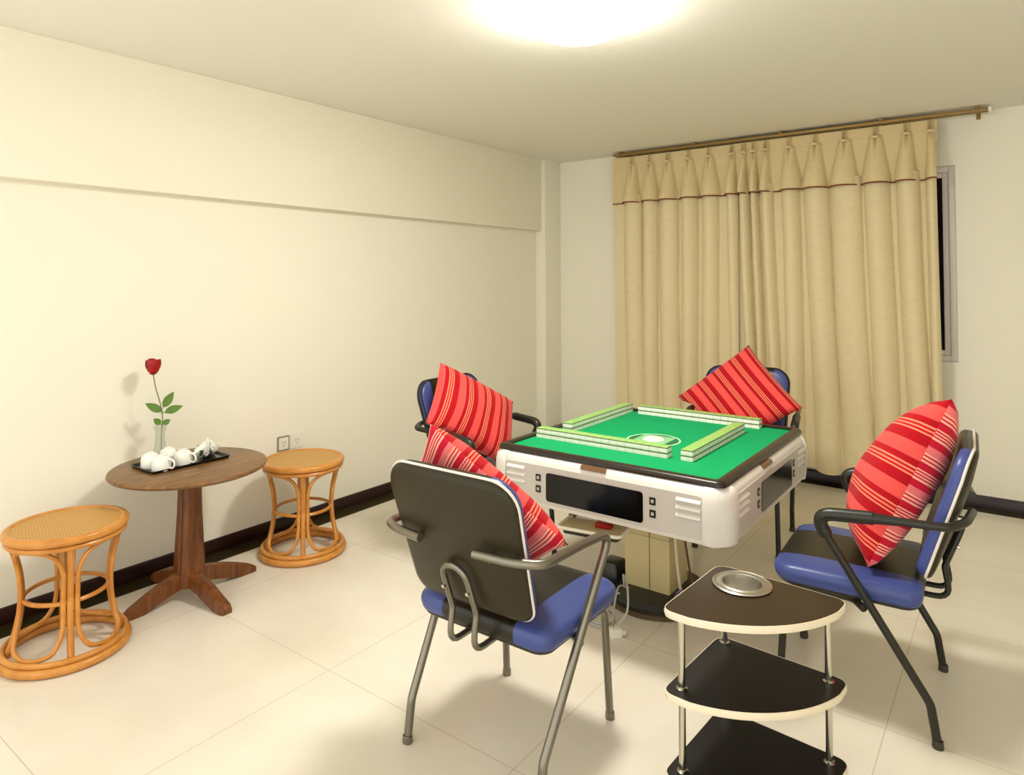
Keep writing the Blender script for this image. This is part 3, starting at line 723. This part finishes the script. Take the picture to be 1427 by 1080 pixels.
for px, py in ((.030, -.030), (.040, -.335), (.335, -.040)):
    for z0, z1 in ((.106, .309), (.328, .531)):
        bm = new(); tube(bm, [(px, py, z0), (px, py, z1)], .0095, 14); p_ = obj('pole', bm, CHROME, cart)
        bm = new(); lathe(bm, [(.0095, z0+.0005), (.016, z0+.0005), (.016, z0+.004), (.0095, z0+.006)], 16, (px, py)); obj('pole_collar', bm, CHROME, p_)
    bm = new(); tube(bm, [(px, py, .087), (px, py, .055)], .008, 10); st = obj('caster', bm, CHROME, cart)
    bm = new(); lathe(bm, [(0, -.011), (.024, -.011), (.0275, -.007), (.0275, .007), (.024, .011), (0, .011)], 20)
    obj('wheel', bm, RUBBER, st, M=Matrix.Translation((px, py, .0278)) @ Matrix.Rotation(PI/2, 4, 'X'))
bm = new()
lathe(bm, [(.070, .551), (.082, .5512), (.085, .5535), (.081, .556), (.0775, .5545), (.062, .5535), (.0585, .557), (.0555, .556), (.053, .540), (.047, .502), (.040, .492), (0, .490), (0, .488), (.043, .490), (.050, .500), (.0565, .541), (.060, .551), (.070, .551)], 48)
lathe(bm, [(0, .4905), (.028, .4905), (.028, .496), (.020, .502), (0, .503)], 32)
co, si = math.cos(ROT), math.sin(ROT)
ash = obj('ashtray_bowl', bm, BRUSHED, None, (AX+bx*co-by*si, AY+bx*si+by*co, 0), sharp=.9)
tag(ash, 'round steel ashtray bowl sunk into the top tier of the cart', 'ashtray')
# ------------------------------------------------------------------ rattan stools
def stool(label, loc, rz):
    t = thing('rattan_stool', label, 'stool', (loc[0], loc[1], 0), rz, 'round rattan stools beside the tea table')
    ZS = .498
    def rad(z):      # hourglass
        s = (z-.25)/.25
        return .150+(.055 if s < 0 else .058)*s*s
    bm = new(); lathe(bm, [(0, ZS-.004), (.10, ZS-.004), (.196, ZS-.006), (.197, ZS-.016), (0, ZS-.016)], 48); obj('cane_seat', bm, CANE, t)
    bm = new(); tube(bm, circle(0, 0, ZS-.016, .199, 48), .0165, 12, closed=True); obj('seat_rim', bm, RATTAN, t)
    bm = new(); tube(bm, circle(0, 0, ZS-.043, .198, 48), .010, 10, closed=True); obj('upper_hoop', bm, RATTAN, t)
    bm = new(); tube(bm, circle(0, 0, .0175, .210, 48), .0172, 12, closed=True); obj('base_ring', bm, RATTAN, t)
    bm = new(); tube(bm, circle(0, 0, .044, .206, 48), .0105, 10, closed=True); obj('lower_hoop', bm, RATTAN, t)
    bm = new(); tube(bm, circle(0, 0, .235, .142, 40), .0085, 10, closed=True); obj('waist_ring', bm, RATTAN, t)
    for k in range(4):
        a = k*PI/2
        pts = [((rad(z)-.004)*math.cos(a), (rad(z)-.004)*math.sin(a), z) for z in [.03+.43*i/16 for i in range(17)]]
        bm = new(); tube(bm, pts, .0125, 10); obj('leg', bm, RATTAN, t)
        # closed loop between this leg and the next, hugging both at the waist
        z0, z1 = .048, .447; L = []
        def P(u, z): return ((rad(z))*math.cos(a+u), (rad(z))*math.sin(a+u), z)
        lo, hi = .15, PI/2-.15
        zs = [.16+.19*i/8 for i in range(9)]
        L += [P(lo, z) for z in zs]
        L += [P(lo+.10, .405), P(lo+.32, z1-.008), P(PI/4, z1), P(hi-.32, z1-.008), P(hi-.10, .405)]
        L += [P(hi, z) for z in zs[::-1]]
        L += [P(hi-.05, .11), P(hi-.22, .064), P(PI/4, z0), P(lo+.22, .064), P(lo+.05, .11)]
        bm = new(); tube(bm, catmull(L, 4, True), .0088, 9, closed=True); obj('curved_brace', bm, RATTAN, t)
    return t
sL = stool('rattan stool with cane seat at the left edge, nearest the camera', (.425, 1.112), -.27)
sR = copy_tree(sL); sR['label'] = 'rattan stool with cane seat between the tea table and the mahjong chairs'
sR.location = (.365, 2.262, 0); sR.rotation_euler = (0, 0, -.63)
# ------------------------------------------------------------------ tea table
TTX, TTY, TTZ = .372, 1.635, .60
tt = thing('tea_table', 'round brown wooden pedestal tea table between two rattan stools', 'table', (TTX, TTY, 0))
bm = new(); lathe(bm, [(0, TTZ-.026), (.315, TTZ-.026), (.330, TTZ-.020), (.337, TTZ-.011), (.333, TTZ-.003), (.325, TTZ), (0, TTZ)], 64); obj('tabletop', bm, WALNUT, tt)
bm = new()
def oct_ring(h, z, g=.3): return [(x, y, z) for x, y in roundpoly([(-h, -h), (h, -h), (h, h), (-h, h)], h*g, 1)]
loft(bm, [oct_ring(.052, .055), oct_ring(.056, .075), oct_ring(.056, .10), oct_ring(.052, .20), oct_ring(.044, .38), oct_ring(.041, .52), oct_ring(.050, .545), oct_ring(.075, .574)])
for k in range(4):
    a = k*PI/2; bmM = Matrix.Rotation(a, 4, 'Z'); v0 = len(bm.verts)
    vs = []
    for z, h in ((.06, .061), (.2, .057), (.38, .049), (.52, .046)):
        vs.append([bm.verts.new(bmM @ Vector(p)) for p in ((h-.008, -.016, z), (h, -.012, z), (h, .012, z), (h-.008, .016, z))])
    for p, q in zip(vs, vs[1:]):
        for i in range(3): bm.faces.new((p[i], p[i+1], q[i+1], q[i]))
obj('pedestal', bm, WALNUT_V, tt, sharp=.4)
for k, L in enumerate((.312, .335, .312, .284)):
    a = k*PI/2+.02; rows = []
    for s in [i/14 for i in range(15)]:
        x = .035+(L-.035)*s
        zt = .125-.098*(s**.9) + .014*math.sin(PI*s); 
        if s > .8: zt = max(.030, zt)
        zb = (.055-.055*min(1, s/.72)**1.2) if s < .72 else 0
        wd = .027-.004*s + .004*max(0, s-.7)/.3
        if s > .93: wd *= .80; zt -= .006
        rows.append([(x, -wd, zb), (x, -wd, zt-.006), (x, -wd+.007, zt), (x, wd-.007, zt), (x, wd, zt-.006), (x, wd, zb)])
    bm = new(); loft(bm, rows); obj('foot', bm, WALNUT_V, tt, M=Matrix.Rotation(a, 4, 'Z'), sharp=.7)
# tray and tea things
tray = thing('serving_tray', 'black lacquer rectangular tray on the round tea table', 'tray', (.306, 1.630, TTZ), .0)
bm = new()
o1 = rrect(.108, .186, .012, 4); o2 = rrect(.100, .178, .008, 4)
loft(bm, [[(x*.94, y*.96, .0003) for x, y in o1], [(x, y, .012) for x, y in o1], [(x*.985, y*.99, .0135) for x, y in o1], [(x, y, .011) for x, y in o2], [(x*.94, y*.96, .004) for x, y in o2]]); obj('tray_body', bm, LACQ, tray)
ZTR = TTZ+.0043
def mug(label, x, y, rz, m=PORC):
    t = thing('tea_cup', label, 'cup', (x, y, ZTR), rz, 'white tea cups on the black tray')
    # cups stand upside down on the tray
    bm = new(); lathe(bm, [(.0385, 0), (.040, .001), (.0405, .012), (.040, .030), (.036, .050), (.028, .060), (.021, .063), (.021, .066), (.017, .066), (.016, .063), (0, .062), (0, .058), (.026, .056), (.034, .047), (.0375, .029), (.038, .002), (.0385, 0)], 32); b = obj('cup_body', bm, m, t)
    bm = new(); tube(bm, catmull([(.0385, 0, .013), (.054, 0, .010), (.064, 0, .022), (.062, 0, .038), (.050, 0, .047), (.034, 0, .050)], 5), [.0045]*26, 8); obj('cup_handle', bm, m, t)
    return t
c1 = mug('white tea cup at the front left corner of the black tray', .372, 1.503, .5)
for x, y, rz, lab in ((.286, 1.496, 2.75, 'white tea cup at the back left corner of the tray beside the vase'), (.352, 1.612, .5, 'white tea cup in the middle front of the tray, handle to the right'), (.262, 1.588, 2.4, 'white tea cup at the middle back of the tray, half hidden')):
    c = copy_tree(c1); c['label'] = lab; c.location = (x, y, ZTR); c.rotation_euler = (0, 0, rz)
tb = thing('tea_bowl', 'grey-patterned porcelain tea bowl tilted at the right end of the tray', 'bowl', (.352, 1.722, ZTR), .4)
bm = new(); lathe(bm, [(0, .0), (.020, 0), (.021, .004), (.036, .016), (.046, .034), (.049, .044), (.047, .044), (.034, .018), (.018, .008), (0, .007)], 32); obj('bowl_body', bm, PORC_P, tb, M=Matrix.Translation((0, 0, .017)) @ Matrix.Rotation(-.42, 4, 'Y') @ Matrix.Rotation(.35, 4, 'X'))
tp = thing('tea_pot', 'small white lidded teapot with dark pattern at the right end of the tray', 'teapot', (.282, 1.770, ZTR), .3)
bm = new(); lathe(bm, [(0, 0), (.026, 0), (.030, .004), (.042, .022), (.043, .034), (.034, .052), (.024, .057), (0, .057)], 32); pb = obj('pot_body', bm, PORC_P, tp)
bm = new(); lathe(bm, [(.027, .0571), (.026, .061), (.014, .067), (.006, .069), (.008, .076), (.004, .080), (0, .080), (0, .0575)], 24); obj('pot_lid', bm, PORC, tp)
bm = new(); tube(bm, catmull([(.038, 0, .020), (.054, 0, .030), (.062, 0, .048), (.067, 0, .058)], 5), [.010-.0055*k/15 for k in range(16)], 10); obj('pot_spout', bm, PORC, tp)
bm = new(); tube(bm, catmull([(-.038, 0, .044), (-.058, 0, .046), (-.064, 0, .032), (-.054, 0, .018), (-.039, 0, .016)], 5), .0042, 8); obj('pot_handle', bm, PORC, tp)
# vase and rose
VX, VY = .165, 1.598
bm = new()
lathe(bm, [(0, 0), (.030, 0), (.032, .004), (.030, .03), (.024, .07), (.021, .10), (.022, .13), (.029, .156), (.0275, .1565), (.020, .13), (.019, .10), (.022, .07), (.027, .03), (.026, .012), (0, .010)], 32)
vs = obj('bud_vase', bm, GLASS, None, (VX, VY, TTZ+.0003)); tag(vs, 'slim clear glass bud vase holding the rose behind the tray', 'vase')
rs = thing('rose', 'single red rose on a long stem with green leaves in the glass vase', 'flower', (VX, VY, TTZ))
RX, RY, RZ = -.032, -.020, .405
stem = catmull([(.006, .004, .012), (.002, .004, .10), (.004, .008, .20), (-.006, 0, .27), (-.020, -.014, .34), (RX, RY, RZ)], 6)
bm = new(); tube(bm, stem, .0026, 8); obj('stem', bm, STEM, rs)
fl = new()
lathe(fl, [(0, -.006), (.010, -.002), (.024, .014), (.031, .034), (.027, .054), (.019, .064), (.014, .058), (0, .052)], 20, (RX, RY))
for v in fl.verts: v.co.z += RZ
for k in range(7):
    a = k*2*PI/7+.3; R0 = .029 if k % 2 else .0325
    grid = []
    for j in range(7):
        v_ = j/6; row = []
        for i in range(7):
            u = (i/6-.5)*1.5*(1-.25*v_)
            r = R0*(.05+math.sin(PI*(.06+.62*v_)))+.005*v_**5
            row.append(fl.verts.new((RX+r*math.cos(a+u), RY+r*math.sin(a+u), RZ-.004+.070*v_-.009*abs(u)**2*v_+(.006 if k % 3 == 0 else 0)*v_)))
        grid.append(row)
    for j in range(6):
        for i in range(6): fl.faces.new((grid[j][i], grid[j][i+1], grid[j+1][i+1], grid[j+1][i]))
flo = obj('rose_bloom', fl, ROSE, rs, sharp=2)
bm = new()
for k in range(5):
    a = k*2*PI/5; p = [(RX, RY, RZ-.006), (RX+.016*math.cos(a-.3), RY+.016*math.sin(a-.3), RZ), (RX+.027*math.cos(a), RY+.027*math.sin(a), RZ+.004), (RX+.016*math.cos(a+.3), RY+.016*math.sin(a+.3), RZ)]
    bm.faces.new([bm.verts.new(q) for q in p])
obj('sepal', bm, LEAF, flo)
def leaf(base, tip, width, sag):
    b, t_ = Vector(base), Vector(tip); d = t_-b; view = Vector((.8, -.55, .2)); side = d.cross(view).normalized(); nn = side.cross(d).normalized()
    bm = new(); L, Rr, C = [], [], []
    n = 9
    for i in range(n+1):
        s = i/n; w_ = width*math.sin(PI*s**.8)**.9 if 0 < s < 1 else 0.0004
        c = b+d*s+nn*(-sag*math.sin(PI*s)); C.append(bm.verts.new(c)); L.append(bm.verts.new(c+side*w_+nn*w_*.25)); Rr.append(bm.verts.new(c-side*w_+nn*w_*.25))
    for i in range(n):
        bm.faces.new((C[i], C[i+1], L[i+1], L[i])); bm.faces.new((Rr[i], Rr[i+1], C[i+1], C[i]))
    tube(bm, [b-d*.25, b], .0014, 6)
    obj('leaf', bm, LEAF, rs, sharp=2)
leaf((.006, .010, .245), (.034, .046, .318), .020, .004)
leaf((.002, .008, .225), (-.042, -.052, .268), .019, .005)
leaf((.010, .016, .222), (.060, .078, .248), .019, .004)
leaf((.002, .002, .165), (-.012, -.026, .195), .015, .003)
leaf((.006, .008, .165), (.024, .036, .185), .014, .003)
# ------------------------------------------------------------------ light, camera
wd = bpy.data.worlds.new('room_ambient'); S.world = wd; wd.use_nodes = True
bg = wd.node_tree.nodes['Background']; bg.inputs[0].default_value = (1.0, .975, .92, 1); bg.inputs[1].default_value = 1.12
cam = bpy.data.cameras.new('camera'); co = bpy.data.objects.new('camera', cam); COL.objects.link(co)
f, cyp, pitch, roll, yaw, X, Z = 941.9, 369.15, .0223, -.0031, .6404, 3.4555, 1.45
F = Vector((-math.sin(yaw)*math.cos(pitch), math.cos(yaw)*math.cos(pitch), math.sin(pitch))); R = Vector((math.cos(yaw), math.sin(yaw), 0)); U = R.cross(F)
R2 = math.cos(roll)*R+math.sin(roll)*U; U2 = -math.sin(roll)*R+math.cos(roll)*U
M = Matrix((R2, U2, -F)).transposed().to_4x4(); M.translation = (X, 0, Z); co.matrix_world = M
cam.sensor_width = 36; cam.lens = f/1427*36; cam.shift_y = -(540-cyp)/1427; cam.clip_start = .05
S.camera = co
S.view_settings.view_transform = 'Standard'; S.view_settings.look = 'None'; S.view_settings.exposure = 0.85
